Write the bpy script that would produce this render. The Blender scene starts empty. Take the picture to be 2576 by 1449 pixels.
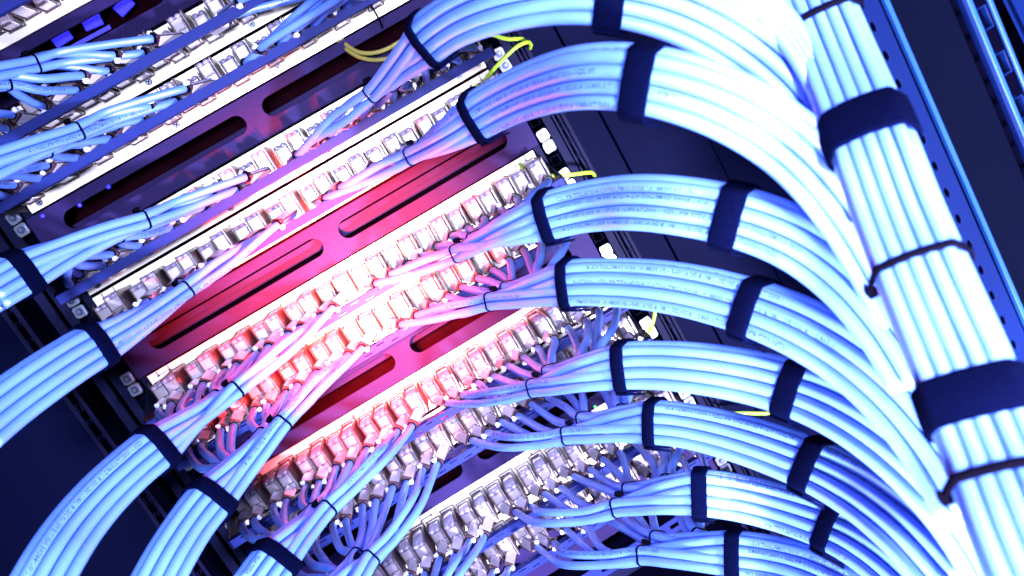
import bpy, bmesh, math, random
import numpy as np
from mathutils import Vector, Matrix
random.seed(7)
S = bpy.context.scene
COL = S.collection

# ------------------------------------------------------------------ camera
RC = np.array([[0.85646, 0.49153, -0.15770], [-0.51227, 0.84697, -0.14222], [0.06366, 0.20259, 0.97718]])
TC = np.array([-0.45218528, -0.05899216, 0.76183973])
FPX, CX, CY = 2088.1, 1288.0, 724.5
def uvn(a):                      # (across, down, into the rack) -> world
    return Vector((a[0], a[2], -a[1]))
CAMP = uvn(-RC.T @ TC)
r, d, f = (uvn(RC[i]) for i in range(3))
cam = bpy.data.cameras.new('camera'); co = bpy.data.objects.new('camera', cam); COL.objects.link(co)
co.matrix_world = Matrix(((r.x, -d.x, -f.x, CAMP.x), (r.y, -d.y, -f.y, CAMP.y), (r.z, -d.z, -f.z, CAMP.z), (0, 0, 0, 1)))
cam.lens = FPX / 2576 * 36; cam.sensor_width = 36; cam.clip_start = .01; cam.clip_end = 50
cam.dof.use_dof = True; cam.dof.focus_distance = .66; cam.dof.aperture_fstop = 9
S.camera = co

# ------------------------------------------------------------------ world and lamps
W = bpy.data.worlds.new('World'); S.world = W; W.use_nodes = True
W.node_tree.nodes['Background'].inputs[0].default_value = (.02, .05, .30, 1)
W.node_tree.nodes['Background'].inputs[1].default_value = .08
S.view_settings.view_transform = 'Standard'; S.view_settings.look = 'None'
S.cycles.diffuse_bounces = 2; S.cycles.glossy_bounces = 3; S.view_settings.exposure = 0; S.view_settings.gamma = 1
def lamp(kind, name, loc, target, energy, color, size=.1, spot=None, blend=.5):
    l = bpy.data.lights.new(name, kind); o = bpy.data.objects.new(name, l); COL.objects.link(o)
    o.location = loc; l.energy = energy; l.color = color
    if kind == 'AREA': l.shape = 'DISK'; l.size = size
    else: l.shadow_soft_size = size
    if spot: l.spot_size = math.radians(spot); l.spot_blend = blend
    o.rotation_euler = (Vector(target) - Vector(loc)).to_track_quat('-Z', 'Y').to_euler()
    return o
lamp('SPOT', 'key_lamp', (.44, -.98, -.13), (.60, -.34, -.32), 132.0, (1, .90, 1), .05, 76, 1)
lamp('SPOT', 'lower_fill_light', (.50, -1.02, -.56), (.52, -.32, -.46), 280.0, (1, .90, 1), .05, 104, 1)  # added fill without a real source, lifts the lower right bundles
lamp('SPOT', 'side_fill_light', (.14, -.80, -.48), (.57, -.40, -.38), 190.0, (1, .90, 1), .05, 50, 1)  # added unseen light from the left, whitens bundle ends near the trunk
lamp('SPOT', 'panel_fill_light', (.24, -1.02, -.06), (.13, 0, -.23), 88.0, (.84, .86, 1), .05, 68, 1)  # added fill near the camera for panels and left cables, no actual lamp
lamp('SPOT', 'flare_core_light', (.240, -.34, -.205), (.240, -.03, -.208), 22.0, (1, .74, .60), .01, 27, 1)  # added narrow spot imitating the white-hot core of the lens flare
lamp('SPOT', 'red_flare_light', (.232, -.30, -.210), (.225, 0, -.198), 250.0, (1, .035, .010), .014, 74, 1)  # added red spot standing in for the lens flare, no lamp in the rack

# ------------------------------------------------------------------ materials
def mat(name, col, rough=.5, metal=0, bump=0, bscale=400, spec=.5, var=0, vscale=30, col2=None, coat=0, emit=None, estr=0, stretch=None, trans=0, alpha=1):
    m = bpy.data.materials.new(name); m.use_nodes = True; nt = m.node_tree; p = nt.nodes['Principled BSDF']
    p.inputs['Base Color'].default_value = (*col, 1); p.inputs['Roughness'].default_value = rough
    p.inputs['Metallic'].default_value = metal; p.inputs['Specular IOR Level'].default_value = spec
    p.inputs['Coat Weight'].default_value = coat; p.inputs['Coat Roughness'].default_value = .38 if name == 'pale_blue_jacket' else .05; p.inputs['Transmission Weight'].default_value = trans
    if emit: p.inputs['Emission Color'].default_value = (*emit, 1); p.inputs['Emission Strength'].default_value = estr
    tc = nt.nodes.new('ShaderNodeTexCoord'); src = tc.outputs['Object']
    if stretch:
        mp = nt.nodes.new('ShaderNodeMapping'); mp.inputs['Scale'].default_value = stretch
        nt.links.new(src, mp.inputs[0]); src = mp.outputs[0]
    if var or col2:
        n = nt.nodes.new('ShaderNodeTexNoise'); n.inputs['Scale'].default_value = vscale; n.inputs['Detail'].default_value = 4
        nt.links.new(src, n.inputs['Vector'])
        cr = nt.nodes.new('ShaderNodeValToRGB'); cr.color_ramp.elements[0].position = .35; cr.color_ramp.elements[1].position = .65
        c2 = col2 or tuple(max(0, c * (1 - var)) for c in col)
        cr.color_ramp.elements[0].color = (*c2, 1); cr.color_ramp.elements[1].color = (*col, 1)
        nt.links.new(n.outputs['Fac'], cr.inputs[0]); nt.links.new(cr.outputs[0], p.inputs['Base Color'])
    if bump:
        n2 = nt.nodes.new('ShaderNodeTexNoise'); n2.inputs['Scale'].default_value = bscale; n2.inputs['Detail'].default_value = 3
        nt.links.new(src, n2.inputs['Vector'])
        b = nt.nodes.new('ShaderNodeBump'); b.inputs['Strength'].default_value = bump; b.inputs['Distance'].default_value = .0006
        nt.links.new(n2.outputs['Fac'], b.inputs['Height']); nt.links.new(b.outputs[0], p.inputs['Normal'])
    return m
M = {
 'cable': mat('pale_blue_jacket', (.060, .155, .74), .46, spec=1.0, coat=.3, bump=.12, bscale=260, var=.08, vscale=60),
 'ink': mat('printed_ink', (.006, .02, .13), .6),
 'panel': mat('brushed_steel', (.90, .86, .92), .38, .25, var=.16, vscale=14, bump=.08, bscale=60, stretch=(1, 1, 6)),  # cloudy tone noise paints blurred reflections into the steel colour
 'jack': mat('cast_zinc', (.50, .47, .66), .28, .7, bump=.15, bscale=180, var=.12, vscale=90),
 'jackdark': mat('dark_jack_plastic', (.030, .014, .03), .4),
 'cap': mat('clear_terminal_cap', (.22, .21, .40), .22, .1, coat=.5),
 'clip': mat('white_clip_metal', (.52, .50, .76), .3, .4, var=.1, vscale=70),
 'tie': mat('black_nylon', (.0012, .0010, .005), .7, spec=.01),
 'head': mat('translucent_tie_head', (.45, .50, .85), .2, coat=.6),
 'cover': mat('powder_coated_steel', (.014, .009, .072), .55, 0, spec=.05, bump=.5, bscale=900, var=.25, vscale=1100),
 'bar': mat('blue_black_bar', (.008, .015, .125), .45, 0, spec=.06, bump=.4, bscale=900),
 'post': mat('dark_post_steel', (.003, .004, .026), .55, 0, spec=.04, bump=.3, bscale=700),
 'side': mat('navy_side_sheet', (.0008, .0015, .014), .6, 0, bump=.2, spec=.015, bscale=700),
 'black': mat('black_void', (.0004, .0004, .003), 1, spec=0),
 'navy': mat('navy_upright', (.0001, .0004, .0035), .7, spec=.01),
 'back': mat('red_glow_back_sheet', (.008, .0015, .0045), .9, spec=0, var=.3, vscale=40),  # red of the flare put into the sheet colour, seen inside the slots
 'olive': mat('olive_wire', (.24, .22, .06), .5),
 'nut': mat('zinc_nut', (.26, .31, .52), .28, .75),
 'bolt': mat('bolt_steel', (.10, .12, .30), .3, .8),
 'velcro': mat('navy_hook_and_loop', (.0004, .0010, .0125), .95, 0, bump=1.0, bscale=1500, spec=.01, col2=(.0001, .0004, .0060), vscale=1300),
 'ground': mat('yellow_green_wire', (.26, .50, .04), .4, var=.1),
 'bluemetal': mat('blue_perforated_steel', (.0004, .0028, .028), .5, 0, spec=.03, bump=.1),
 'edge': mat('bright_blue_edge', (.004, .024, .15), .4, 0, spec=.1),
 'bluelight': mat('blue_indicator', (.02, .02, .5), .4, emit=(.04, .03, 1), estr=.9),
 'greenlight': mat('green_indicator', (.0, .5, .1), .4, emit=(.05, 1, .1), estr=3),
}

# ------------------------------------------------------------------ helpers
UU = .04445
def P(x, v, h=0):                # x in mm across, v in rack units down, h in mm out towards the viewer
    return Vector((x / 1000, -h / 1000, -v * UU))
def atz(px, py, Z):              # a point seen at this place of the 2576x1449 photograph, Z metres along the view
    c = np.array([(px - CX) / FPX * Z, (py - CY) / FPX * Z, Z])
    return uvn(RC.T @ (c - TC))
def ath(px, py, h):
    q = atz(px, py, 1.0) - CAMP
    s = (-h / 1000 - CAMP.y) / q.y
    return CAMP + q * s
def link(name, me, m=None, parent=None):
    o = bpy.data.objects.new(name, me); COL.objects.link(o)
    if m is not None and not me.materials: me.materials.append(m)
    if parent: o.parent = parent
    return o
def tag(o, label=None, cat=None, group=None, kind=None):
    if label: o['label'] = label
    if cat: o['category'] = cat
    if group: o['group'] = group
    if kind: o['kind'] = kind
    return o
def empty(name, loc=(0, 0, 0)):
    o = bpy.data.objects.new(name, None); COL.objects.link(o); o.location = loc; o.empty_display_size = .01
    return o
def pm(name, V, F, smooth=False):
    me = bpy.data.meshes.new(name); me.from_pydata([tuple(v) for v in V], [], F); me.update()
    if smooth: me.polygons.foreach_set('use_smooth', [True] * len(me.polygons))
    return me
def bbox(bm, lo, hi, bev=0, M4=None, seg=1):
    r = bmesh.ops.create_cube(bm, size=1)
    vs = r['verts']
    for v in vs:
        v.co = Vector(tuple(lo[i] + (v.co[i] + .5) * (hi[i] - lo[i]) for i in range(3)))
    if bev:
        es = list({e for v in vs for e in v.link_edges})
        g = bmesh.ops.bevel(bm, geom=es, offset=bev, segments=seg, affect='EDGES')
        vs = list({v for fc in g['faces'] for v in fc.verts} | {v for v in vs if v.is_valid})
    if M4 is not None: bmesh.ops.transform(bm, matrix=M4, verts=vs)
    return vs
def fin(bm, name):
    bmesh.ops.recalc_face_normals(bm, faces=bm.faces)
    me = bpy.data.meshes.new(name); bm.to_mesh(me); bm.free(); return me
def box(name, lo, hi, m, parent=None, bev=0):
    bm = bmesh.new(); a = [min(lo[i], hi[i]) for i in range(3)]; b = [max(lo[i], hi[i]) for i in range(3)]
    bbox(bm, a, b, bev); return link(name, fin(bm, name), m, parent)
def boxP(name, x0, v0, h0, x1, v1, h1, m, parent=None, bev=0):
    return box(name, P(x0, v0, h0), P(x1, v1, h1), m, parent, bev)
def sheet(name, outer, holes, thick, m, parent=None, bev=.0003, y=0):
    """flat sheet in the rack plane with holes; outer and holes are lists of (x mm, v U)"""
    cu = bpy.data.curves.new(name, 'CURVE'); cu.dimensions = '2D'; cu.fill_mode = 'BOTH'; cu.extrude = thick / 2; cu.bevel_depth = bev
    for loop in [outer] + holes:
        sp = cu.splines.new('POLY'); sp.points.add(len(loop) - 1); sp.use_cyclic_u = True
        for i, (x, v) in enumerate(loop): sp.points[i].co = (x / 1000, -v * UU, 0, 1)
    o = bpy.data.objects.new('tmp', cu); COL.objects.link(o)
    dg = bpy.context.evaluated_depsgraph_get(); me = bpy.data.meshes.new_from_object(o.evaluated_get(dg))
    bpy.data.objects.remove(o); bpy.data.curves.remove(cu)
    me.transform(Matrix(((1, 0, 0, 0), (0, 0, -1, y), (0, 1, 0, 0), (0, 0, 0, 1)))); me.name = name
    return link(name, me, m, parent)
def rect(x0, v0, x1, v1): return [(x0, v0), (x1, v0), (x1, v1), (x0, v1)]
def stadium(x0, x1, vc, hh, n=10):
    r = hh / 2; ru = r / 44.45; L = []
    for k in range(n + 1):
        a = math.pi / 2 + math.pi * k / n; L.append((x0 + r + r * math.cos(a), vc - ru * math.sin(a)))
    for k in range(n + 1):
        a = -math.pi / 2 + math.pi * k / n; L.append((x1 - r + r * math.cos(a), vc - ru * math.sin(a)))
    return L
def crom(pts, step=.004):
    """centripetal-like smooth curve through points, resampled evenly; numpy array"""
    A = np.array([tuple(p) for p in pts]); A = np.vstack([2 * A[0] - A[1], A, 2 * A[-1] - A[-2]])
    out = []
    for i in range(1, len(A) - 2):
        p0, p1, p2, p3 = A[i - 1:i + 3]
        d1 = np.linalg.norm(p1 - p0) ** .5; d2 = np.linalg.norm(p2 - p1) ** .5; d3 = np.linalg.norm(p3 - p2) ** .5
        d1 = max(d1, 1e-4); d2 = max(d2, 1e-4); d3 = max(d3, 1e-4)
        m1 = (p2 - p1) + d2 * ((p1 - p0) / d1 - (p2 - p0) / (d1 + d2)); m2 = (p2 - p1) + d2 * ((p3 - p2) / d3 - (p3 - p1) / (d2 + d3))
        n = 14
        for k in range(n):
            t = k / n
            out.append((2 * t**3 - 3 * t**2 + 1) * p1 + (t**3 - 2 * t**2 + t) * m1 + (-2 * t**3 + 3 * t**2) * p2 + (t**3 - t**2) * m2)
    out.append(A[-2]); C = np.array(out)
    L = np.concatenate([[0], np.cumsum(np.linalg.norm(np.diff(C, axis=0), axis=1))])
    n = max(2, int(L[-1] / step)); s = np.linspace(0, L[-1], n + 1)
    return np.stack([np.interp(s, L, C[:, j]) for j in range(3)], 1)
CAMN = np.array(tuple(CAMP))
def smooth(C, n=17, it=2):
    for _ in range(it):
        Q = np.vstack([np.repeat(C[:1], n // 2, 0), C, np.repeat(C[-1:], n // 2, 0)])
        E = np.stack([np.convolve(Q[:, j], np.ones(n) / n, 'valid') for j in range(3)], 1)
        w = np.minimum(1, np.minimum(np.arange(len(C)), np.arange(len(C))[::-1]) / n)[:, None]; C = C * (1 - w) + E * w
    return C
def frames(C):
    T = np.gradient(C, axis=0); T /= np.linalg.norm(T, axis=1)[:, None]
    N = CAMN - C; N -= (N * T).sum(1)[:, None] * T; N /= np.linalg.norm(N, axis=1)[:, None]
    return T, N, np.cross(T, N)
def tube_mesh(name, C, rad, n=10):
    T = np.gradient(C, axis=0); T /= np.linalg.norm(T, axis=1)[:, None]
    N = np.zeros_like(C); a = np.array([.3, .2, 1.]); a -= a @ T[0] * T[0]; N[0] = a / np.linalg.norm(a)
    for i in range(1, len(C)):
        a = N[i - 1] - N[i - 1] @ T[i] * T[i]; N[i] = a / np.linalg.norm(a)
    B = np.cross(T, N); th = np.arange(n) / n * 2 * math.pi
    rad = np.broadcast_to(rad, (len(C),))
    V = C[:, None, :] + rad[:, None, None] * (np.cos(th)[None, :, None] * N[:, None] + np.sin(th)[None, :, None] * B[:, None])
    V = V.reshape(-1, 3); F = []
    for i in range(len(C) - 1):
        for k in range(n):
            k2 = (k + 1) % n; F.append((i * n + k, i * n + k2, i * n + n + k2, i * n + n + k))
    F.append(tuple(range(n))[::-1]); F.append(tuple((len(C) - 1) * n + k for k in range(n)))
    return pm(name, V, F, True)
R_CAB = .00345
def loop_strap(name, c, T, N, B, pts, width, thick, rad, m, parent=None, wob=0):
    """band around cable centres pts (in N,B coordinates) at c"""
    n = 44; prof = [(-.5, 0), (-.5, .7), (-.44, 1), (0, 1.08), (.44, 1), (.5, .7), (.5, 0)]
    pts = np.array(pts); cen = pts.mean(0); V = []; R0 = []
    for k in range(n):
        a = 2 * math.pi * k / n; u = np.array([math.cos(a), math.sin(a)])
        R0.append(max((pts - cen) @ u) + rad)
    H = np.array(R0)
    for k in range(n):
        a = 2 * math.pi * k / n; u = np.array([math.cos(a), math.sin(a)])
        b = pts[int(np.argmax(pts @ u + 1e-6 * np.arange(len(pts))))] + rad * u
        for (s, t) in prof:
            q = b + u * (t * thick + .0001)
            V.append(c + N * q[0] + B * q[1] + T * (s * width + wob * math.sin(3 * a + 1)))
    F = []; p = len(prof)
    for k in range(n):
        for j in range(p):
            F.append((k * p + j, k * p + (j + 1) % p, ((k + 1) % n) * p + (j + 1) % p, ((k + 1) % n) * p + j))
    return link(name, pm(name, V, F, True), m, parent), cen, H

# ------------------------------------------------------------------ lettering
TXT = 'CAT6A S/FTP 4PR LSZH -- ANSI/TIA-568.2-1 & ISO/IEC 11801 & IEC 61156-5 -- EN 50288-10-1 ROHS COMPLIANT 0121-4 '
def text_mesh():
    cu = bpy.data.curves.new('t', 'FONT'); cu.body = TXT + TXT; cu.size = 1; cu.resolution_u = 1; cu.offset = .012
    o = bpy.data.objects.new('t', cu); COL.objects.link(o)
    me = bpy.data.meshes.new_from_object(o.evaluated_get(bpy.context.evaluated_depsgraph_get()))
    bpy.data.objects.remove(o)
    V = np.zeros(len(me.vertices) * 3); me.vertices.foreach_get('co', V); V = V.reshape(-1, 3)
    return V, [tuple(p.vertices) for p in me.polygons]
TV, TF = text_mesh()
def lettering(C, parent, s0, s1, phi, flip, size=.0036, shift=0):
    T, N, B = frames(C); L = np.concatenate([[0], np.cumsum(np.linalg.norm(np.diff(C, axis=0), axis=1))])
    s1 = min(s1, L[-1] - .002)
    if s1 - s0 < .01: return
    X = TV[:, 0] * size * 1.02 - shift; Y = (TV[:, 1] - .35) * size
    s = s1 - X if flip else s0 + X
    fmin = np.array([(s[list(fc)].min() > s0) and (s[list(fc)].max() < s1) for fc in TF])
    if not fmin.any(): return
    F = [TF[i] for i in np.nonzero(fmin)[0]]; ids = np.unique(np.concatenate([np.array(fc) for fc in F])); mp = {int(a): i for i, a in enumerate(ids)}
    s = s[ids]; Y = Y[ids] * (-1 if flip else 1)
    I = lambda A: np.stack([np.interp(s, L, A[:, j]) for j in range(3)], 1)
    c, n_, b_ = I(C), I(N), I(B); ang = phi + Y / R_CAB
    V = c + (R_CAB + .00007) * (np.cos(ang)[:, None] * n_ + np.sin(ang)[:, None] * b_)
    o = link('lettering', pm('lettering', V, [tuple(mp[v] for v in fc) for fc in F]), M['ink'], parent)
    return o

# ================================================================== the rack
# back of the rack and side sheets
tag(boxP('slot_glow_backing', 2, -4, -70, 462, 12.6, -75, M['back']), kind='structure')  # sheet set close behind the slots, its red tint paints their glow
tag(boxP('cabinet_back_wall', -900, -14, -80, 1500, 34, -85, M['black']), kind='structure')
def side_sheet(x0, x1, h):
    o = boxP('side_wall', x0, -14, h - 3, x1, 34, h, M['side'], bev=.0008); return tag(o, kind='structure')
side_sheet(494, 526.5, -2); side_sheet(529.5, 617, -6); side_sheet(619.5, 900, -10)
side_sheet(-64, -153, -4); side_sheet(-155, -600, -8)
for s, x in ((-1, 0), (1, 465)):
    root = empty('rack_post', P(x, 6, 0))
    side = 'left' if s < 0 else 'right'
    tag(root, 'dark steel rack post with square silver nuts at the %s ends of the patch panels' % side, 'rack post', 'rack posts')
    holes = []
    for u in range(-8, 20):
        for q in (6.35, 22.2, 38.1):
            vc = u + q / 44.45; holes.append(rect(x - 4.7, vc - .106, x + 4.7, vc + .106))
    o = sheet('post_face', rect(x - 14, -12, x + 14, 30), holes, .002, M['post'], None, y=.0022); o.parent = root; o.matrix_parent_inverse = Matrix.Translation(-root.location)
    def rp(o):
        o.parent = root; o.matrix_parent_inverse = Matrix.Translation(-root.location); return o
    rp(boxP('post_return', x + s * 14, -12, -1.5, x + s * 16, 30, -66, M['post']))
    rp(boxP('outer_channel', x + s * 24, -12, -14, x + s * 33, 30, -10, M['post'], bev=.0006))
    hs = []
    for k in range(-30, 60):
        v = k * .42; hs.append(rect(x + s * 55 - 2, v, x + s * 55 + 1.6, v + .10 + .1 * (k % 3 == 0)))
    rp(sheet('slotted_strip', rect(x + s * 55 - 7, -12, x + s * 55 + 7, 30), hs, .0015, M['post'], None, y=.003) if s < 0 else
       sheet('slotted_strip', rect(x + 18, -12, x + 30, 30), [[(a - 32, b) for a, b in hh] for hh in hs], .0015, M['post'], None, y=.003))
    # nuts
    bm = bmesh.new()
    bbox(bm, (-.0056, -.0046, -.0056), (.0056, 0, .0056), .0012, seg=2)
    nme = fin(bm, 'cage_nut')
    bm = bmesh.new(); r_ = bmesh.ops.create_cone(bm, cap_ends=True, segments=20, radius1=.0036, radius2=.0030, depth=.002, matrix=Matrix.Translation((0, -.0052, 0)) @ Matrix.Rotation(math.pi / 2, 4, 'X'))
    bme = fin(bm, 'bolt')
    bm = bmesh.new(); bmesh.ops.create_cone(bm, cap_ends=True, segments=14, radius1=.0019, radius2=.0014, depth=.0012, matrix=Matrix.Translation((.0003, -.0066, .0003)) @ Matrix.Rotation(math.pi / 2, 4, 'X'))
    tme = fin(bm, 'bolt_tip')
    for u in range(-4, 15):
        for dv in (-.143, .143):
            v = u + dv
            n = link('cage_nut', nme, M['nut'], None); rp(n); n.location = P(x, v, 0.5)
            n.rotation_euler = (0, random.uniform(-.09, .09), 0)
            b = link('bolt', bme, M['bolt'], n); t_ = link('bolt_tip', tme, M['nut'], n)

# ---- cover plates
COVN = {-3: 'topmost', 0: 'second from the top', 3: 'third, crossing the red glow', 6: 'fourth', 9: 'fifth', 12: 'lowest'}
def cover(v):
    root = empty('cover_plate', P(232, v + .5, 0))
    lab = {-3: 'dark cover plate behind the blue lights, highest of all in the rack',
           0: 'purple cover plate with two long slots between the second and third rows of jacks',
           3: 'powder coated cover plate with two long slots glowing red where the glow is strongest',
           6: 'powder coated cover plate with red slots, just below the brightest point of the glow',
           9: 'dark cover plate with two slots half hidden by jack clips, lower middle of the rack',
           12: 'dark cover plate below the lowest row of cables'}[v]
    tag(root, lab, 'cover plate', 'slotted cover plates between the patch panels')
    def rp(o):
        o.parent = root; o.matrix_parent_inverse = Matrix.Translation(-root.location); return o
    xs = [(35.7, 225), (243.5, 432)]
    rp(sheet('slotted_face', rect(9, v + .03, 456, v + .97), [stadium(a, b, v + .46, 19.5, 14) for a, b in xs], .0016, M['cover'], None, y=-.0055, bev=.0005))
    rp(boxP('top_flange', 9, v + .015, 6, 456, v + .05, -28, M['post']))
    rp(boxP('bottom_flange', 9, v + .95, 6, 456, v + .985, -28, M['post']))
    t0, t1 = {-3: (.8, .95), 0: (.50, .97), 3: (.31, .60), 6: (.02, .50), 9: (.02, .1), 12: (.02, .1)}[v]
    rp(boxP('inner_tray', 9, v + t0, -20, 456, v + t1, -24, M['cover']))
    for a, b in xs:
        rp(boxP('tray_crease', a - 12, v + (t0 + t1) / 2, -19.6, b + 12, v + (t0 + t1) / 2 + .006, -20.5, M['post']))
for v in (-3, 0, 3, 6, 9, 12): cover(v)
for (px, py) in ((155, 95), (232, 55), (312, 15)):
    q = ath(px, py, -40)
    bm = bmesh.new(); bbox(bm, (-.009, -.001, -.006), (.009, .001, .006), .0008)
    o = link('indicator_light', fin(bm, 'indicator_light'), M['bluelight']); o.location = q; o.rotation_euler = (0, random.uniform(-.3, .3), 0)
    tag(o, {155: 'blue light in the top dark slot, lowest left of the three', 232: 'blue light in the top dark slot, middle of the three', 312: 'blue light in the top dark slot, highest right of the three'}[px], 'indicator light', 'blue lights in the top slot')
o = link('light_strip', pm('light_strip', [ath(60, 178, -6), ath(275, 62, -6), ath(280, 72, -6), ath(62, 186, -6), ath(60, 178, -9), ath(275, 62, -9), ath(280, 72, -9), ath(62, 186, -9)],
         [(0, 1, 2, 3), (7, 6, 5, 4), (0, 4, 5, 1), (1, 5, 6, 2), (2, 6, 7, 3), (3, 7, 4, 0)]), M['bluelight'])
tag(o, 'thin glowing blue strip below the highest patch panel', 'light strip')

# ---- trays at the bottom
root = empty('slotted_tray', P(300, 13.3, -20)); tag(root, 'dark slotted tray edge under the lowest cables at the bottom edge', 'tray')
for (nm_, v0_, v1_, h_, sl) in (('tray_front', 13.02, 13.35, 40, 1), ('tray_lip', 13.5, 13.56, 20, 0), ('tray_back', 13.9, 14.1, 0, 0), ('tray_rear_lip', 14.5, 14.75, -40, 0)):
    hs = [stadium(40 + 42 * k, 62 + 42 * k, (v0_ + v1_) / 2, 5, 6) for k in range(10)] if sl else []
    o = sheet(nm_, rect(10, v0_, 470, v1_), hs, .0015, M['bar'] if sl else M['post'], None, y=-h_ / 1000); o.parent = root; o.matrix_parent_inverse = Matrix.Translation(-root.location)
# ---- patch panels
PITCH = 17.9
def jack_meshes():
    out = []
    for big in (0, 1):
        D = .040 if big else .024          # how far the housing stands out
        bm = bmesh.new()                   # housing: body, hood, side lugs
        bbox(bm, (-.0056, -D, -.0105), (.0056, 0, .0095), .0007)
        bbox(bm, (-.0047, -D - .0014, -.0008), (.0047, -D + .001, .0085), .0004)
        bbox(bm, (-.0044, -D - .005, -.0105), (.0044, -D + .002, -.0025), .0022, seg=2)
        bbox(bm, (.0070, -D - .003, -.0100), (.0077, -.003, .0118), .0002)
        body = fin(bm, 'keystone_jack')
        bm = bmesh.new()                   # rounded terminal cap along the top
        for sx in (-.0031, .0031):
            r = bmesh.ops.create_uvsphere(bm, u_segments=12, v_segments=8, radius=.0031, matrix=Matrix.Translation((sx, -D + .0022, .0104)) @ Matrix.Diagonal((1.08, 1.25, .9, 1)))
        bbox(bm, (-.0059, -D + .005, .0080), (.0059, -.004, .0126), .0012)
        cap = fin(bm, 'terminal_cap')
        for p in cap.polygons: p.use_smooth = True
        bm = bmesh.new()                   # dark frame
        bbox(bm, (-.0080, -.0035, -.0117), (.0080, -.0008, -.0106), .0002)
        bbox(bm, (-.0080, -.0035, .0128), (.0080, -.0008, .0138), .0002)
        bbox(bm, (-.0070, -D + .002, -.0115), (-.0059, -.0008, .0135), .0001)
        bbox(bm, (.0078, -D - .0032, -.0110), (.0088, -.0008, .0132), .0001)
        bbox(bm, (-.0064, -D + .0002, -.0018), (.0064, -D - .0004, -.0011))
        bbox(bm, (-.0046, -D - .0053, -.0116), (.0046, -D - .001, -.0106), .0003)
        bbox(bm, (-.0064, -D - .0006, .0086), (.0064, -D + .0012, .0091))
        frame = fin(bm, 'jack_frame')
        out.append((body, cap, frame))
    return out
JM = jack_meshes()
for b, c, f_ in JM: b.materials.append(M['jack']); c.materials.append(M['cap']); f_.materials.append(M['jackdark'])
bm = bmesh.new(); bmesh.ops.create_cone(bm, cap_ends=True, segments=18, radius1=.0030, radius2=.0026, depth=.0010, matrix=Matrix.Rotation(math.pi / 2, 4, 'X'))
SCREW = fin(bm, 'screw'); SCREW.materials.append(M['nut'])
bm = bmesh.new()
bbox(bm, (-.0022, -.0010, -.00035), (.0022, -.0004, .00035)); bbox(bm, (-.00035, -.0010, -.0022), (.00035, -.0004, .0022))
for a in range(18):
    a0 = a / 18 * 2 * math.pi; bbox(bm, (.0027, -.0009, -.0005), (.0032, -.0002, .0005), 0, Matrix.Rotation(a0, 4, 'Y'))
CROSS = fin(bm, 'screw_slot'); CROSS.materials.append(M['tie'])
ROWS = [-5, -4, -2, -1, 1, 2, 4, 5, 7, 8, 10, 11]
RLAB = {-5: 'grey steel patch panel in the top left corner of the rack, above the blue lights', -4: 'grey steel patch panel right above the blue lights',
 -2: 'bright patch panel whose front bar carries the uppermost left bundle', -1: 'bright patch panel second in the rack, right above the first purple slotted cover',
 1: 'bright patch panel directly under the first purple slotted cover', 2: 'bright patch panel directly above the red glowing slotted cover',
 4: 'glaring patch panel directly under the red glowing slotted cover', 5: 'patch panel with its middle jacks in white glare, second under the red glowing cover',
 7: 'patch panel with silver clips directly under the cover with red slots', 8: 'patch panel with silver clips, second under the cover with red slots',
 10: 'silver patch panel directly under the dark cover near the bottom', 11: 'silver patch panel lowest in the rack with connected jacks', 13: 'steel patch panel under the lowest cover plate'}
def jack_pos(v, i):
    x = 17 + PITCH * (i + .5); big = i % 2
    return x, v + (.475 if big else .535), (40 if big else 24)
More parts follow.
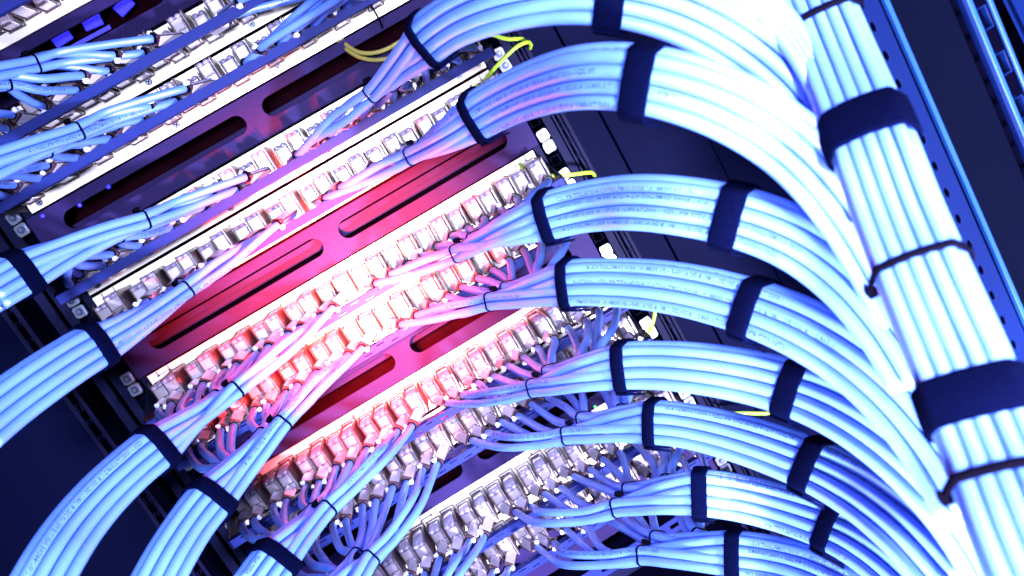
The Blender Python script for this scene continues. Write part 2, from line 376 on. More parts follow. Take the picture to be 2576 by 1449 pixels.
def panel(v):
    root = empty('patch_panel', P(232, v + .5, 0)); tag(root, RLAB[v], 'patch panel', 'steel patch panels')
    def rp(o):
        o.parent = root; o.matrix_parent_inverse = Matrix.Translation(-root.location); return o
    holes = [rect(17 + PITCH * (i + .5) - 7.6, v + .22, 17 + PITCH * (i + .5) + 7.6, v + .62) for i in range(24)]
    tabs = [31, 165, 298, 432]
    rp(sheet('face_plate', rect(15.5, v + .035, 448.5, v + .955), [], .0012, M['panel'], None, y=-.0008, bev=.0002))
    for x in tabs:                         # small dark staple-shaped tab at the top edge
        t = empty('tab', P(x, v + .07)) if 0 else None
        bm = bmesh.new()
        z0 = -(v + .04) * UU; z1 = -(v + .135) * UU
        for (a, b, c, e) in ((x - 6.5, z1 - .001, x - 5.7, z0), (x + 5.7, z1 - .001, x + 6.5, z0), (x - 6.5, z1 - .0003, x + 6.5, z1 + .0004)):
            bbox(bm, (a / 1000, -.0028, b), (c / 1000, -.0012, e))
        for q in (x - 6.1, x + 6.1): bbox(bm, ((q - 1.2) / 1000, -.003, z1 - .0012), ((q + 1.2) / 1000, -.0012, z1 - .0002))
        rp(link('label_tab', fin(bm, 'label_tab'), M['jackdark']))
    for x in (26.5, 168.8, 276.3, 420.8):
        n = link('screw', SCREW, None); rp(n); n.location = P(x, v + .84, 1.9)
        c = link('screw_slot', CROSS, None, n); c.rotation_euler = (0, random.uniform(0, 1.5), 0)
    for i in range(24):
        if v == 13 : break
        x, vv, h = jack_pos(v, i); b, c, f_ = JM[i % 2]
        j = link('keystone_jack', b, None); rp(j); j.location = P(x, vv, 1.6)
        j.rotation_euler = (random.uniform(-.03, .03), random.uniform(-.02, .02), random.uniform(-.03, .03))
        link('terminal_cap', c, None, j); link('jack_frame', f_, None, j)
    # cable support bar in front, with its end brackets
    hs = []
    for k in (range(30) if v >= 4 else ()):
        x = 24 + k * 14.2
        hs.append(stadium(x, x + 8.5, v + .80 + (.035 if k % 2 else -.035), 1.5, 4))
    rp(sheet('support_bar', rect(15, v + .725, 449, v + .885), hs, .0012, M['bar'], None, y=-.0680, bev=.0002))
    rp(boxP('bar_lip', 15, v + .712, 68.6, 449, v + .726, 60, M['bar']))
    rp(boxP('bar_back_lip', 15, v + .884, 68.6, 449, v + .898, 62, M['bar']))
    for x in (13, 449.5):
        V = [P(x, v + .1, 1), P(x, v + .9, 1), P(x, v + .9, 69), P(x, v + .71, 69), P(x + 1.2, v + .1, 1), P(x + 1.2, v + .9, 1), P(x + 1.2, v + .9, 69), P(x + 1.2, v + .71, 69)]
        rp(link('end_bracket', pm('end_bracket', V, [(0, 1, 2, 3), (7, 6, 5, 4), (0, 4, 5, 1), (1, 5, 6, 2), (2, 6, 7, 3), (3, 7, 4, 0)]), M['post']))
for v in ROWS: panel(v)

# ================================================================== cable bundles
def zw(w): return R_CAB * 2 * FPX / w
# name, row, side, ordinal text, spine [(px,py,strand width)], tie index, velcro index, strap index
BUN = [
 dict(row=-2, side=-1, nm='uppermost left bundle', sp=[(400, 92, 18.6), (375, 98, 19), (290, 112, 20), (200, 134, 21), (75, 165, 22), (0, 185, 23), (-90, 215, 24), (-200, 255, 25), (-330, 310, 26), (-460, 370, 27)], tie=4, vel=8),
 dict(row=-1, side=-1, nm='second left bundle from the top', sp=[(490, 205, 18.6), (465, 216, 19), (380, 245, 20), (290, 286, 21), (190, 335, 22), (100, 366, 23), (0, 410, 24), (-90, 445, 25), (-200, 495, 26), (-320, 550, 27), (-430, 600, 28)], tie=4, vel=8),
 dict(row=1, side=-1, nm='third left bundle from the top', sp=[(645, 442, 18.6), (620, 452, 19), (520, 490, 20), (365, 555, 22), (250, 595, 23), (150, 645, 24), (50, 692, 25), (-20, 738, 26), (-110, 790, 27)], tie=3, vel=6),
 dict(row=2, side=-1, nm='fourth left bundle from the top', sp=[(760, 530, 18.6), (735, 545, 19), (655, 598, 19.7), (560, 665, 21), (457, 738, 22), (350, 812, 24), (232, 880, 26), (130, 945, 28), (0, 1040, 30), (-90, 1120, 32)], tie=4, vel=6),
 dict(row=4, side=-1, nm='fifth left bundle from the top', sp=[(885, 733, 19), (862, 755, 19.3), (800, 810, 20), (700, 895, 21.5), (590, 985, 22.5), (490, 1060, 24), (385, 1138, 26), (335, 1180, 27), (222, 1291, 29), (121, 1449, 32), (70, 1550, 33)], tie=4, vel=6),
 dict(row=5, side=-1, nm='sixth left bundle from the top', sp=[(945, 825, 19), (925, 845, 19.2), (880, 885, 20), (800, 968, 21), (710, 1065, 23), (620, 1165, 24), (527, 1265, 26), (475, 1330, 27), (410, 1449, 29), (360, 1550, 30)], tie=4, vel=6),
 dict(row=7, side=-1, nm='seventh left bundle from the top', sp=[(1062, 1010, 19), (1045, 1032, 19.3), (1000, 1100, 20), (930, 1180, 21.4), (815, 1290, 23), (745, 1352, 24.5), (690, 1418, 26), (640, 1490, 27), (590, 1580, 28)], tie=4, vel=6),
 dict(row=8, side=-1, nm='eighth left bundle from the top', sp=[(1100, 1150, 19), (1085, 1180, 19.3), (1065, 1230, 20), (1020, 1315, 21), (929, 1407, 23), (880, 1462, 24), (830, 1530, 25), (780, 1600, 26)], tie=4, vel=6),
 dict(row=10, side=-1, nm='ninth left bundle from the top', sp=[(1195, 1345, 19.3), (1180, 1376, 19.6), (1145, 1440, 20.5), (1090, 1530, 22), (1040, 1600, 23), (990, 1670, 24), (940, 1740, 25)], tie=4, vel=5),
 dict(row=11, side=-1, nm='lowest left bundle', sp=[(1285, 1370, 19.3), (1270, 1395, 19.6), (1235, 1450, 20.5), (1180, 1550, 22), (1120, 1640, 23), (1060, 1720, 24)], tie=3, vel=4),
 dict(row=-2, side=1, nm='uppermost right bundle', sp=[(735, 25, 18.2), (755, 12, 18.6), (820, -30, 19.5), (900, -90, 21), (1000, -170, 23), (1100, -250, 25)], tie=3, vel=5),
 dict(row=-1, side=1, nm='second right bundle from the top', sp=[(600, 132, 18.2), (620, 118, 18.6), (680, 84, 19.3), (760, 36, 20.5), (830, -8, 21.5), (920, -70, 23), (1040, -150, 25), (1160, -230, 27)], tie=5, vel=7),
 dict(row=1, side=1, nm='third right bundle from the top', sp=[(735, 385, 18.6), (755, 372, 19), (845, 305, 21), (945, 228, 23), (1020, 158, 25.5), (1088, 95, 28), (1180, 40, 31), (1275, 10, 33), (1408, -14, 35), (1555, -12, 36), (1680, 15, 36.5), (1800, 72, 37), (1920, 152, 36.5), (2010, 240, 36), (2085, 345, 35.5), (2160, 480, 35.5), (2240, 640, 36.5)], tie=3, vel=5, strap=9),
 dict(row=2, side=1, nm='fourth right bundle from the top', sp=[(800, 500, 18.6), (820, 491, 19), (910, 452, 20), (1042, 388, 22), (1130, 342, 25), (1215, 290, 27), (1300, 247, 29.5), (1400, 214, 33), (1500, 199, 36.5), (1630, 206, 38.5), (1720, 228, 39.5), (1860, 282, 40), (1960, 345, 39.5), (2050, 425, 39), (2125, 520, 38.5), (2200, 640, 38.5), (2275, 790, 39.5), (2340, 940, 40)], tie=3, vel=5, strap=9),
 dict(row=4, side=1, nm='fifth right bundle from the top', sp=[(950, 700, 18.8), (972, 695, 19), (1060, 672, 20.3), (1158, 634, 22), (1265, 590, 25), (1388, 545, 27), (1500, 522, 28.5), (1650, 517, 32), (1780, 534, 33.5), (1860, 550, 34), (1950, 580, 35.5), (2072, 640, 37), (2150, 710, 38), (2225, 800, 39), (2300, 920, 40), (2380, 1080, 41.5)], tie=3, vel=5, strap=9),
 dict(row=5, side=1, nm='sixth right bundle from the top', sp=[(995, 800, 18.8), (1015, 799, 19), (1120, 785, 20.3), (1240, 757, 22), (1340, 735, 24), (1438, 714, 26), (1560, 717, 27.5), (1650, 724, 29), (1740, 738, 30.5), (1830, 762, 31.5), (1915, 790, 33), (1990, 820, 35), (2105, 878, 36.5), (2200, 950, 38), (2290, 1045, 39.5), (2375, 1165, 41), (2450, 1300, 43)], tie=3, vel=5, strap=10),
 dict(row=7, side=1, nm='seventh right bundle from the top', sp=[(1128, 1003, 19), (1148, 1005, 19.2), (1235, 1000, 20.3), (1348, 975, 22.5), (1455, 945, 25), (1578, 922, 26.5), (1660, 924, 27.5), (1770, 934, 29.5), (1900, 955, 31), (2020, 992, 33), (2090, 1020, 34.5), (2200, 1085, 37), (2330, 1190, 39), (2420, 1295, 40.5), (2500, 1420, 42), (2560, 1540, 43)], tie=3, vel=5, strap=9),
 dict(row=8, side=1, nm='eighth right bundle from the top', sp=[(1195, 1100, 19), (1215, 1107, 19.2), (1320, 1115, 20.5), (1430, 1095, 22), (1540, 1076, 23.5), (1655, 1063, 25), (1740, 1080, 26), (1811, 1094, 27), (1946, 1137, 29), (2068, 1186, 31), (2130, 1220, 32.5), (2220, 1283, 35), (2330, 1380, 38), (2420, 1490, 40), (2480, 1600, 41)], tie=3, vel=5, strap=9),
 dict(row=10, side=1, nm='ninth right bundle from the top', sp=[(1290, 1275, 19.3), (1308, 1288, 19.6), (1385, 1308, 20.6), (1470, 1300, 21.8), (1556, 1275, 23), (1650, 1256, 24.3), (1765, 1240, 26), (1840, 1252, 25.8), (1946, 1277, 26.3), (2040, 1308, 27.5), (2116, 1340, 29), (2190, 1385, 31), (2280, 1460, 33), (2360, 1560, 35)], tie=4, vel=6, strap=10),
 dict(row=11, side=1, nm='lowest right bundle', sp=[(1358, 1382, 19.3), (1376, 1394, 19.6), (1440, 1412, 20.6), (1520, 1410, 21.8), (1622, 1395, 23), (1740, 1396, 24.5), (1858, 1396, 25.5), (1950, 1412, 26), (2060, 1450, 28), (2160, 1510, 30), (2250, 1590, 32)], tie=4, vel=6),
]
# slots of twelve cables in a bundle, unit = cable diameter
SLOT12 = [(.92, -1.55), (1.02, -.53), (1.0, .49), (.86, 1.5), (.18, -2.0), (.1, -1.02), (.05, 0.0), (.12, 1.0), (-.72, -1.5), (-.80, -.5), (-.80, .5), (-.72, 1.45)]
SUB4 = [(-.52, -.52), (-.52, .52), (.52, -.52), (.52, .52)]
bm = bmesh.new(); bbox(bm, (-.0022, -.0016, -.0022), (.0022, .0016, .0022), .0005); bbox(bm, (-.0008, -.0019, -.0026), (.0008, -.0013, .0026), .0002); THEAD = fin(bm, 'tie_head'); THEAD.materials.append(M['head'])
bm = bmesh.new(); bbox(bm, (-.0026, -.0018, -.0020), (.0026, .0018, .0020), .0005); bbox(bm, (.0024, -.0006, -.0012), (.0050, .0006, .0012), .0002); BHEAD = fin(bm, 'tie_head_black'); BHEAD.materials.append(M['tie'])
def clip_mesh():
    bm = bmesh.new()                        # folded metal strip lying over the cable end; local z along the cable, y out from it
    bbox(bm, (-.0046, .0040, -.0125), (.0046, .0047, .0125), .0002)
    bbox(bm, (-.0046, .0010, -.0110), (-.0041, .0042, .0120), .0002)
    bbox(bm, (-.0032, .0036, -.0145), (.0032, .0042, -.0123), .0002)
    me = fin(bm, 'strain_clip'); me.materials.append(M['clip']); return me
CLIP = clip_mesh()
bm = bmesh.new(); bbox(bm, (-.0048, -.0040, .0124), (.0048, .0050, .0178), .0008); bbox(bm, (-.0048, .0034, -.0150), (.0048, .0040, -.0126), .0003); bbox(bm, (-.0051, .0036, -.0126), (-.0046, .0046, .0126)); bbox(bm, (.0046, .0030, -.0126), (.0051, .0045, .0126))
CLIPD = fin(bm, 'clip_shadow_frame'); CLIPD.materials.append(M['jackdark'])  # dark clamp block, plus dark strips painting shadow around the clip
def orient(o, pos, z, y):
    z = Vector(z).normalized(); y = Vector(y); y = (y - y.dot(z) * z).normalized(); x = y.cross(z)
    o.matrix_world = Matrix(((x.x, y.x, z.x, pos[0]), (x.y, y.y, z.y, pos[1]), (x.z, y.z, z.z, pos[2]), (0, 0, 0, 1)))
def arclen(C): return np.concatenate([[0], np.cumsum(np.linalg.norm(np.diff(C, axis=0), axis=1))])
def near(C, p): return int(np.argmin(np.linalg.norm(C - np.array(tuple(p)), axis=1)))
ORD = ['first', 'second', 'third', 'fourth', 'fifth', 'sixth']
def tie(c, T, N, B, pts, label, group, w=.0022, th=.0009, head=None, headang=None, mm=None):
    root = empty('cable_tie', Vector(c)); tag(root, label, 'cable tie', group)
    b, cen, H = loop_strap('tie_band', np.array(c), T, N, B, pts, w, th, R_CAB, mm or M['tie'])
    b.parent = root; b.matrix_parent_inverse = Matrix.Translation(-root.location)
    a = headang if headang is not None else -2.2; k = int((a % (2 * math.pi)) / (2 * math.pi) * 44) % 44
    u = np.array([math.cos(a), math.sin(a)]); w_ = np.array([-u[1], u[0]]); q = cen + u * (H[k] + .002) 
    p = np.array(c) + N * q[0] + B * q[1]; outv = N * u[0] + B * u[1]; tanv = N * w_[0] + B * w_[1]
    h = link('tie_head', head or BHEAD, None); orient(h, p, T, outv)
    h.parent = root; h.matrix_parent_inverse = Matrix.Translation(-root.location)
    return root

def bundle(bd, bi):
    row, side, nm = bd['row'], bd['side'], bd['nm']
    ctrl = [atz(x, y, zw(w)) for x, y, w in bd['sp']]
    SC = smooth(crom(ctrl, .003)); T, N, B = frames(SC); L = arclen(SC)
    it, iv = near(SC, ctrl[bd['tie']]), near(SC, ctrl[bd['vel']])
    # jacks of this side, from the middle outwards
    idx = [11 - k for k in range(12)] if side < 0 else [12 + k for k in range(12)]
    jp = [jack_pos(row, i) for i in idx]
    J = [np.array(tuple(P(x, v + .12, h + 3))) for x, v, h in jp]
    Jm = [np.mean(J[4 * g:4 * g + 4], axis=0) for g in range(3)]
    D = 2 * R_CAB
    # order the slots: first the ones far from the outer jacks and to the front
    away = SC[iv] - Jm[2]; away = away - (away @ T[iv]) * T[iv]
    aw = np.array([away @ N[iv], away @ B[iv]]); aw /= np.linalg.norm(aw)
    aw = aw * .75 + np.array([.65, 0]); SLOTS = [(p, side * q) for p, q in SLOT12]; slots = sorted(SLOTS, key=lambda s: -(s[0] * aw[0] + s[1] * aw[1]))
    grp = 'cables of the ' + nm
    paths = []
    for k in range(12):
        g = k // 4; q = k % 4
        x, v, h = jp[k]
        jpt = P(x, v + .13, h + 2)
        # group tie point
        if g == 0: ig = it; base = SC[it]
        else:
            ig = int(it + (iv - it) * (.36, .72)[g - 1]); S0 = SC[ig]; base = S0 + (.17, .12)[g - 1] * (Jm[g] - S0)
        o4 = sorted(SUB4, key=lambda s: -(s[0] * aw[0] + s[1] * aw[1]))[q]
        tp = base + D * (o4[0] * N[ig] + o4[1] * B[ig])
        to = (Vector(tp) - jpt).normalized()
        dirv = (Vector((side * .10, -.62, random.uniform(-.03, .03))) + .75 * to).normalized()
        p1 = jpt + dirv * .018; p2 = jpt + dirv * .042
        pts = [np.array(tuple(jpt)), np.array(tuple(p1)), np.array(tuple(p2))]
        if g == 0:
            # run along the spine from where it passes this jack
            want = np.array(tuple(p2)) + np.array([side * .035, -.02, 0])
            i0 = min(near(SC[:it], want), it - 10) if it > 20 else 0
            for fr in (.35, .75):
                ii = int(i0 + (it - i0) * fr)
                if np.linalg.norm(SC[ii] - pts[-1]) > .014 and (SC[ii] - pts[-1])[0] * side > .004:
                    pts.append(SC[ii] + D * (o4[0] * N[ii] + o4[1] * B[ii]) * (.9 + .5 * (1 - fr)))
        else:
            mid = (pts[-1] + tp) / 2 + np.array([0, -.007, .0]) + .003 * np.random.uniform(-1, 1, 3)
            if np.linalg.norm(tp - pts[-1]) > .05: pts.append(mid)
        pts.append(tp)
        sl = slots[k]
        if iv - ig > 14:
            for fr in ((.5,) if g else (.33, .66)):
                ii = int(ig + (iv - ig) * fr)
                off = (1 - fr) * np.array(o4) + fr * np.array(sl)
                pull = (base - SC[ig]) * (1 - fr) ** 1.4
                pts.append(SC[ii] + pull + D * (off[0] * N[ii] + off[1] * B[ii]))
        i = iv
        ph = random.uniform(0, 6.28)
        while i < len(SC):
            jit = .03 * math.sin(i * .035 + ph) if i > iv + 8 else 0
            s = 1.0 + jit
            pts.append(SC[i] + D * s * (sl[0] * N[i] + sl[1] * B[i])); i += 9
        C = crom(pts, .0045)
        paths.append((C, sl, ig, tp, dirv, jpt, g))
    # cables as things
    fr_ = sorted([k for k in range(12) if paths[k][1][0] > .3 or abs(paths[k][1][1]) > 1.9], key=lambda k: paths[k][1][1] * side)
    vis = {k: n for n, k in enumerate(fr_)}
    strands = []
    for k, (C, sl, ig, tp, dirv, jpt, g) in enumerate(paths):
        c = link('network_cable', tube_mesh('network_cable', C, R_CAB, 10), M['cable'])
        if k in vis:
            lab = '%s strand from the upper edge of the %s' % (ORD[vis[k]], nm)
        else: lab = 'strand hidden at the back of the %s' % nm
        tag(c, lab, 'network cable', grp)
        # folded clip and dark clamp at the jack end
        cl = link('strain_clip', CLIP, None); cp = np.array(tuple(jpt + dirv * .019))
        upv = Vector((random.uniform(-.25, .25) - side * .25, -.35, .9)) if row >= 2 else Vector((-side * .3, -.5, -.8))
        if row >= 4: upv = Vector((-side * .55 + random.uniform(-.3, .3), -.62, .65))
        orient(cl, cp, dirv, upv); cl.parent = c; link('clamp_and_clip_shade', CLIPD, None, cl)
        A = C[near(C, jpt + dirv * .0375)]; j = near(C, A); Tj = C[j + 1] - C[j]; Tj /= np.linalg.norm(Tj)
        Nj = CAMN - A; Nj -= Nj @ Tj * Tj; Nj /= np.linalg.norm(Nj); Bj = np.cross(Tj, Nj)
        b, cen, H = loop_strap('clamp_band', A, Tj, Nj, Bj, [(0, 0), (0, 0)], .0030, .0009, R_CAB + .0002, M['tie'], c)
        hd = link('clamp_head', THEAD, None); a = random.choice([.9, 2.2, -.9]); orient(hd, A + (math.cos(a) * Nj + math.sin(a) * Bj) * .0052, Tj, math.cos(a) * Nj + math.sin(a) * Bj); hd.parent = c
        b2 = link('clamp_shell', pm('clamp_shell', [], []), None) if 0 else None
        strands.append(c)
        # printed lettering on a good part of the strands seen
        if k in vis and random.random() < .62:
            Lc = arclen(C); lv = Lc[near(C, SC[iv])]
            s0 = random.choice([.06, lv + .012, lv + .012]); s1 = s0 + random.uniform(.09, .22)
            lettering(C, c, s0, s1, random.uniform(-.6, .6), side > 0, shift=random.uniform(0, .25))
        elif g > 0 and random.random() < .3:
            lettering(C, c, .055, .12, random.uniform(-.4, .4), side > 0, shift=random.uniform(0, .2))
    # ties of the three groups
    for g in range(3):
        mem = [paths[k] for k in range(4 * g, 4 * g + 4)]
        c0 = np.mean([m[3] for m in mem], axis=0); ig = mem[0][2]
        j = near(mem[0][0], mem[0][3]); Tt = mem[0][0][min(j + 2, len(mem[0][0]) - 1)] - mem[0][0][j - 2]; Tt /= np.linalg.norm(Tt)
        Nt = CAMN - c0; Nt -= Nt @ Tt * Tt; Nt /= np.linalg.norm(Nt); Bt = np.cross(Tt, Nt)
        pts = []
        for m in mem:
            q = m[3] - c0; pts.append((q @ Nt, q @ Bt))
        tie(c0, Tt, Nt, Bt, pts, 'black tie where the %s four cables of the %s meet' % (('central', 'next', 'outermost')[g], nm), 'thin black ties near the jacks', w=.0017, th=.0007,
            headang=(-1.75 if side > 0 else 1.9) if g == 0 else 2.6)
    # wide straps
    for key, width, lb in (('vel', .0105 if side > 0 else .0125, 'near'), ('strap', .0145, 'far')):
        if key not in bd: continue
        i = near(SC, ctrl[bd[key]]); X, Y = bd['sp'][bd[key]][:2]
        if not (-60 < X < 2640 and -60 < Y < 1500): continue
        pts = [(s[0] * D, s[1] * D) for s in SLOTS]
        root = empty('hook_strap', Vector(SC[i]))
        tag(root, 'navy strap %s of the %s' % ('nearest the jacks' if lb == 'near' else 'at the arch crest', nm), 'cable strap', 'navy hook-and-loop straps')
        b, cen, H = loop_strap('strap_band', SC[i], T[i], N[i], B[i], pts, width, .0016, R_CAB + .0006, M['velcro'], None, wob=.0004)
        b.parent = root; b.matrix_parent_inverse = Matrix.Translation(-root.location)
        # overlapping loose end
        V = []; F = []; a0 = (2.0 if side > 0 else 2.2); n = 9
        for q in range(n):
            a = a0 - q * .13 if side > 0 else a0 + q * .13
            kk = int((a % (2 * math.pi)) / (2 * math.pi) * 44) % 44; u = np.array([math.cos(a), math.sin(a)])
            pa = np.array(pts); sp_ = pa[int(np.argmax(pa @ u + 1e-6 * np.arange(len(pa))))]; rr = R_CAB + .0006 + .0019 + .0004 * max(0, 4 - q)
            for s in (-1, 1):
                for t in (0, .0013):
                    w_ = sp_ + u * (rr + t); V.append(SC[i] + N[i] * w_[0] + B[i] * w_[1] + T[i] * (s * width * .47 + .0006))
        for q in range(n - 1):
            a = q * 4; F += [(a, a + 4, a + 6, a + 2), (a + 1, a + 3, a + 7, a + 5), (a, a + 1, a + 5, a + 4), (a + 2, a + 6, a + 7, a + 3)]
        F += [(0, 2, 3, 1), ((n - 1) * 4, (n - 1) * 4 + 1, (n - 1) * 4 + 3, (n - 1) * 4 + 2)]
        e = link('strap_end', pm('strap_end', V, F), M['velcro'], root); e.matrix_parent_inverse = Matrix.Translation(-root.location)
    return strands
for bi, bd in enumerate(BUN): bundle(bd, bi)

# ---- the vertical trunk of cables at the right
TRK = [(1935, -300, 36), (1990, -130, 36.5), (2045, 0, 37), (2133, 215, 39.5), (2180, 330, 42), (2231, 470, 44), (2297, 640, 46), (2360, 786, 49), (2422, 936, 50.5), (2487, 1100, 53), (2548, 1255, 56), (2612, 1396, 59.4), (2670, 1520, 61.6), (2760, 1720, 64), (2900, 2000, 68)]
TC_ = [atz(x, y, zw(w)) for x, y, w in TRK]
SC = crom(TC_, .004); T, N, B = frames(SC); D = .0054
TS = [(.5, b) for b in (-2.1, -1.05, 0, 1.03, 2.06)] + [(-.4, b) for b in (-2.6, -1.55, -.52, .5, 1.52, 2.55)] + [(-1.3, b) for b in (-2.1, -1.05, 0, 1.05, 2.1)]
RT = .0029
TS = [(a + (.18 * math.cos(b * .9)), b) for a, b in TS]
for n, (a, b) in enumerate(TS):
    ph = random.uniform(0, 6)
    pts = [SC[i] + D * ((a + .04 * math.sin(i * .1 + ph)) * N[i] + (b + .05 * math.sin(i * .07 + ph)) * B[i]) for i in range(0, len(SC), 8)]
    C = crom(pts, .006)
    c = link('network_cable', tube_mesh('network_cable', C, .0027, 12), M['cable'])
    if n < 5: tag(c, '%s strand from the left on the glaring vertical trunk' % ORD[4 - n], 'network cable', 'cables of the vertical trunk')
    else: tag(c, 'pale strand in the back of the glaring vertical trunk', 'network cable', 'cables of the vertical trunk')
for (X, Y, wd, mt, lab) in ((2185, 322, .0225, 'velcro', 'broad navy strap on the upper part of the vertical trunk'), (2430, 1012, .0175, 'velcro', 'broad navy strap on the lower part of the vertical trunk')):
    i = int(np.argmin([abs((CY + FPX * ((RC @ np.array([p[0], -p[2], p[1]]) + TC)[1] / (RC @ np.array([p[0], -p[2], p[1]]) + TC)[2])) - Y) for p in SC]))
    pts = [(a * D, b * D) for a, b in TS]
    root = empty('hook_strap', Vector(SC[i])); tag(root, lab, 'cable strap', 'navy hook-and-loop straps')
    b, cen, H = loop_strap('strap_band', SC[i], T[i], N[i], B[i], pts, wd, .0016, R_CAB, M['velcro']); b.parent = root; b.matrix_parent_inverse = Matrix.Translation(-root.location)
for (Y, lab) in ((55, 'black tie on the vertical trunk near the top edge'), (660, 'black tie on the vertical trunk between the two broad straps'), (1215, 'black tie on the vertical trunk under the lower broad strap')):
    i = int(np.argmin([abs((CY + FPX * ((RC @ np.array([p[0], -p[2], p[1]]) + TC)[1] / (RC @ np.array([p[0], -p[2], p[1]]) + TC)[2])) - Y) for p in SC]))
    tie(SC[i], T[i], N[i], B[i], [(a * D, b * D) for a, b in TS], lab, 'black ties on the trunk', w=.0036, th=.0013, head=None, headang=1.75)
# extra strands joining the trunk from above the picture
for n, off in enumerate((0, 1, 2, 3)):
    q = [(1700 + off * 24, -120 - off * 8, 36), (1830 + off * 22, -30 - off * 6, 37), (1935 + off * 19, 60 - off * 4, 37.5), (2010 + off * 15, 160, 38), (2065 + off * 10, 270, 38), (2115 + off * 8, 400, 39), (2170 + off * 5, 560, 40)]
    C = crom([atz(x, y, zw(w)) for x, y, w in q], .005)
    c = link('network_cable', tube_mesh('network_cable', C, R_CAB, 12), M['cable'])
    tag(c, '%s loose strand entering from the top edge beside the vertical trunk' % ORD[n], 'network cable', 'strands entering from the top edge')

# ---- the vertical manager at the far right
def vline(px, py, h, v0, v1, w, dep, m, name, parent=None, hh=None, holes=None):
    p = ath(px, py, h); x = p.x * 1000
    return x
xr = ath(2135, 0, 395).x * 1000
root = empty('perforated_rail', P(xr, 0, 395)); tag(root, 'blue perforated upright rail with a row of small oval holes beside the trunk', 'rail')
def rpt(o):
    o.parent = root; o.matrix_parent_inverse = Matrix.Translation(-root.location); return o
x0 = ath(2060, 0, 395).x * 1000; x1 = ath(2213, 0, 395).x * 1000
hp = [ath(px, py, 395) for px, py in ((2198, 72), (2228, 147), (2322, 350), (2350, 417), (2378, 480), (2410, 550), (2465, 678), (2491, 743), (2520, 805), (2547, 866))]
holes = []
xm = np.mean([p.x for p in hp]) * 1000
vs = [-p.z / UU for p in hp]
v_ = vs[0] - 12 * .0 
pit = (vs[-1] - vs[3]) / 7
allv = [vs[3] + pit * k for k in range(-12, 20)]
for v in allv: holes.append([(xm + 1.7 * math.cos(a), v + .075 * math.sin(a)) for a in np.linspace(0, 2 * math.pi, 13)[:-1]])
rpt(sheet('perforated_face', rect(x0, -6, x1, 16), holes, .0015, M['bluemetal'], None, y=-.395))
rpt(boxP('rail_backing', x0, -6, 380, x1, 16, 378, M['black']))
xa = ath(2215, 0, 400).x * 1000; xb = ath(2238, 0, 400).x * 1000
rpt(boxP('bright_edge', xa + 1, -6, 402, xb - 1, 16, 398, M['edge'], bev=.0006))
root = empty('upright_post', P(xb, 0, 385)); tag(root, 'broad navy upright post between the blue rail and the lattice', 'post')
xc = ath(2392, 0, 385).x * 1000
rpt(boxP('post_body', xb, -6, 386, xc, 16, 340, M['navy'], bev=.002))
root = empty('lattice_frame', P(xc, 0, 385)); tag(root, 'blue lattice frame with square black openings at the right edge', 'lattice')
hp = [ath(px, py, 392) for px, py in ((2465, 50), (2508, 153), (2551, 277))]
xm = np.mean([p.x for p in hp]) * 1000; pit = (hp[2].z - hp[0].z) / -2 / UU; v0 = -hp[0].z / UU
hs = [rect(xm - 5, v0 + pit * k - .15, xm + 5, v0 + pit * k + .15) for k in range(-8, 14)]
xd = xc + 60
rpt(sheet('lattice_face', rect(xc, -7, xd, 16), hs, .004, M['bluemetal'], None, y=-.392, bev=.0008))
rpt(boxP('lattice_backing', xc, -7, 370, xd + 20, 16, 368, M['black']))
rpt(boxP('lattice_edge', xc, -7, 397, xc + 3, 16, 394.5, M['edge'], bev=.0006))
rpt(boxP('lattice_rib', xm + 6, -7, 397, xm + 8.5, 16, 394.5, M['edge'], bev=.0006))

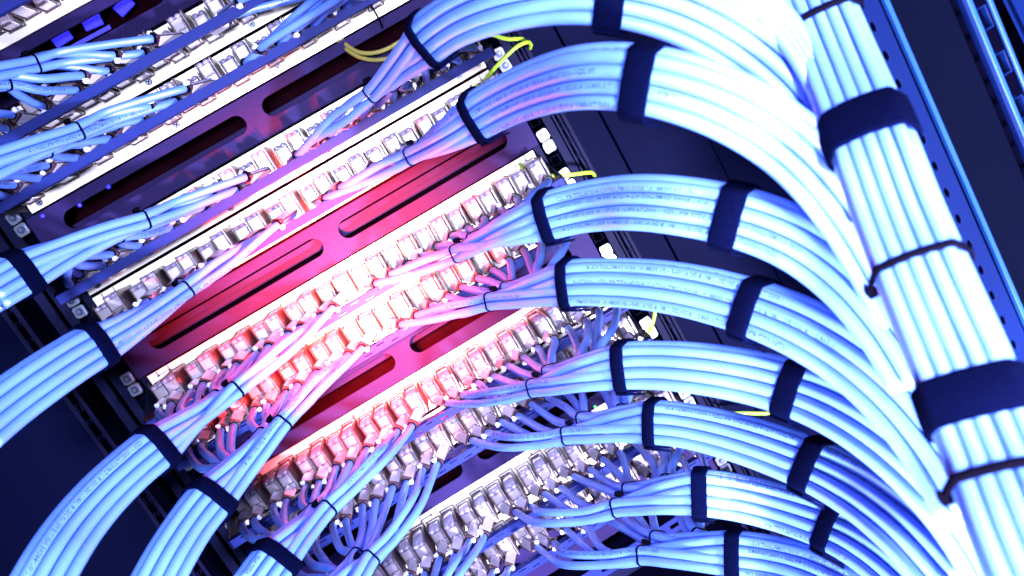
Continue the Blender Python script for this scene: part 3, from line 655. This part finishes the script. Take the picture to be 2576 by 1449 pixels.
# ---- ground wires
def wire(pts, lab, r=.0020):
    C = crom([ath(x, y, h) for x, y, h in pts], .003)
    c = link('ground_wire', tube_mesh('ground_wire', C, r, 8), M['olive' if 'olive' in lab else 'ground']); tag(c, lab, 'ground wire', 'yellow green ground wires'); return c
wire([(1190, 222, 4), (1215, 207, 18), (1250, 165, 34), (1300, 118, 40), (1325, 106, 36), (1335, 112, 22), (1333, 122, 8)], 'yellow green wire crossing the two nuts under the third right bundle')
wire([(1180, 75, 60), (1240, 88, 50), (1275, 98, 40), (1312, 98, 30), (1325, 108, 12)], 'short green wire coming out from under the third right bundle')
wire([(850, 88, -8), (878, 118, 10), (910, 133, 22), (955, 130, 30), (1010, 102, 34), (1060, 60, 30)], 'olive wire sagging over the upper slotted cover, upper of the two')
wire([(845, 96, -12), (872, 124, 6), (905, 144, 18), (945, 151, 26), (1000, 140, 30), (1060, 105, 30)], 'olive wire sagging over the upper slotted cover, lower of the two')
wire([(1308, 412, 4), (1322, 432, 18), (1370, 442, 30), (1430, 440, 34), (1485, 434, 26), (1496, 442, 8)], 'yellow green wire bridging from the panel end above the fifth right bundle')
wire([(1390, 492, 20), (1430, 474, 36), (1470, 466, 36), (1505, 460, 26), (1515, 466, 8)], 'short yellow green wire just touching the strap of the fifth right bundle')
wire([(1575, 858, 10), (1600, 860, 24), (1630, 838, 36), (1645, 800, 40), (1650, 760, 36)], 'yellow green wire hanging in a curve above the seventh right bundle')
wire([(1790, 1048, 20), (1850, 1040, 30), (1930, 1040, 36), (1990, 1034, 40), (2040, 1010, 40)], 'pale green wire lying straight over the dark gap at the lower right')
wire_c = crom([ath(925, -10, 46), ath(936, 18, 60), ath(950, 42, 50), ath(962, 70, 14)], .003)
tag(link('loose_tie', tube_mesh('loose_tie', wire_c, .0009, 6), M['tie']), 'thin black tie end hanging over the upper slotted cover near the top edge', 'cable tie')
bm = bmesh.new(); bmesh.ops.create_uvsphere(bm, u_segments=10, v_segments=6, radius=.0021); BL = fin(bm, 'indicator_light'); BL.materials.append(M['bluelight'])
for (x, y, lab) in ((273, 470, 'tiny blue light at the left end of the upper slotted cover, the right one'), (200, 516, 'tiny blue light at the left end of the upper slotted cover, the middle one'), (107, 543, 'tiny blue light beside the left nuts of the upper slotted cover'),
                    (1293, 1430, 'tiny blue light in the dark at the bottom edge'), (1353, 1400, 'tiny blue light just under the lowest right clips')):
    o = link('indicator_light', BL); o.location = ath(x, y, 8 if x < 1000 else 30); tag(o, lab, 'indicator light', 'tiny blue lights')
# tiny green lamp
o = link('indicator_light', pm('x', [], [])) if 0 else None
bm = bmesh.new(); bmesh.ops.create_uvsphere(bm, u_segments=10, v_segments=6, radius=.0013)
o = link('indicator_light', fin(bm, 'indicator_light'), M['greenlight']); o.location = ath(1497, 1023, 40); tag(o, 'tiny green light between the cables at the lower middle', 'indicator light')
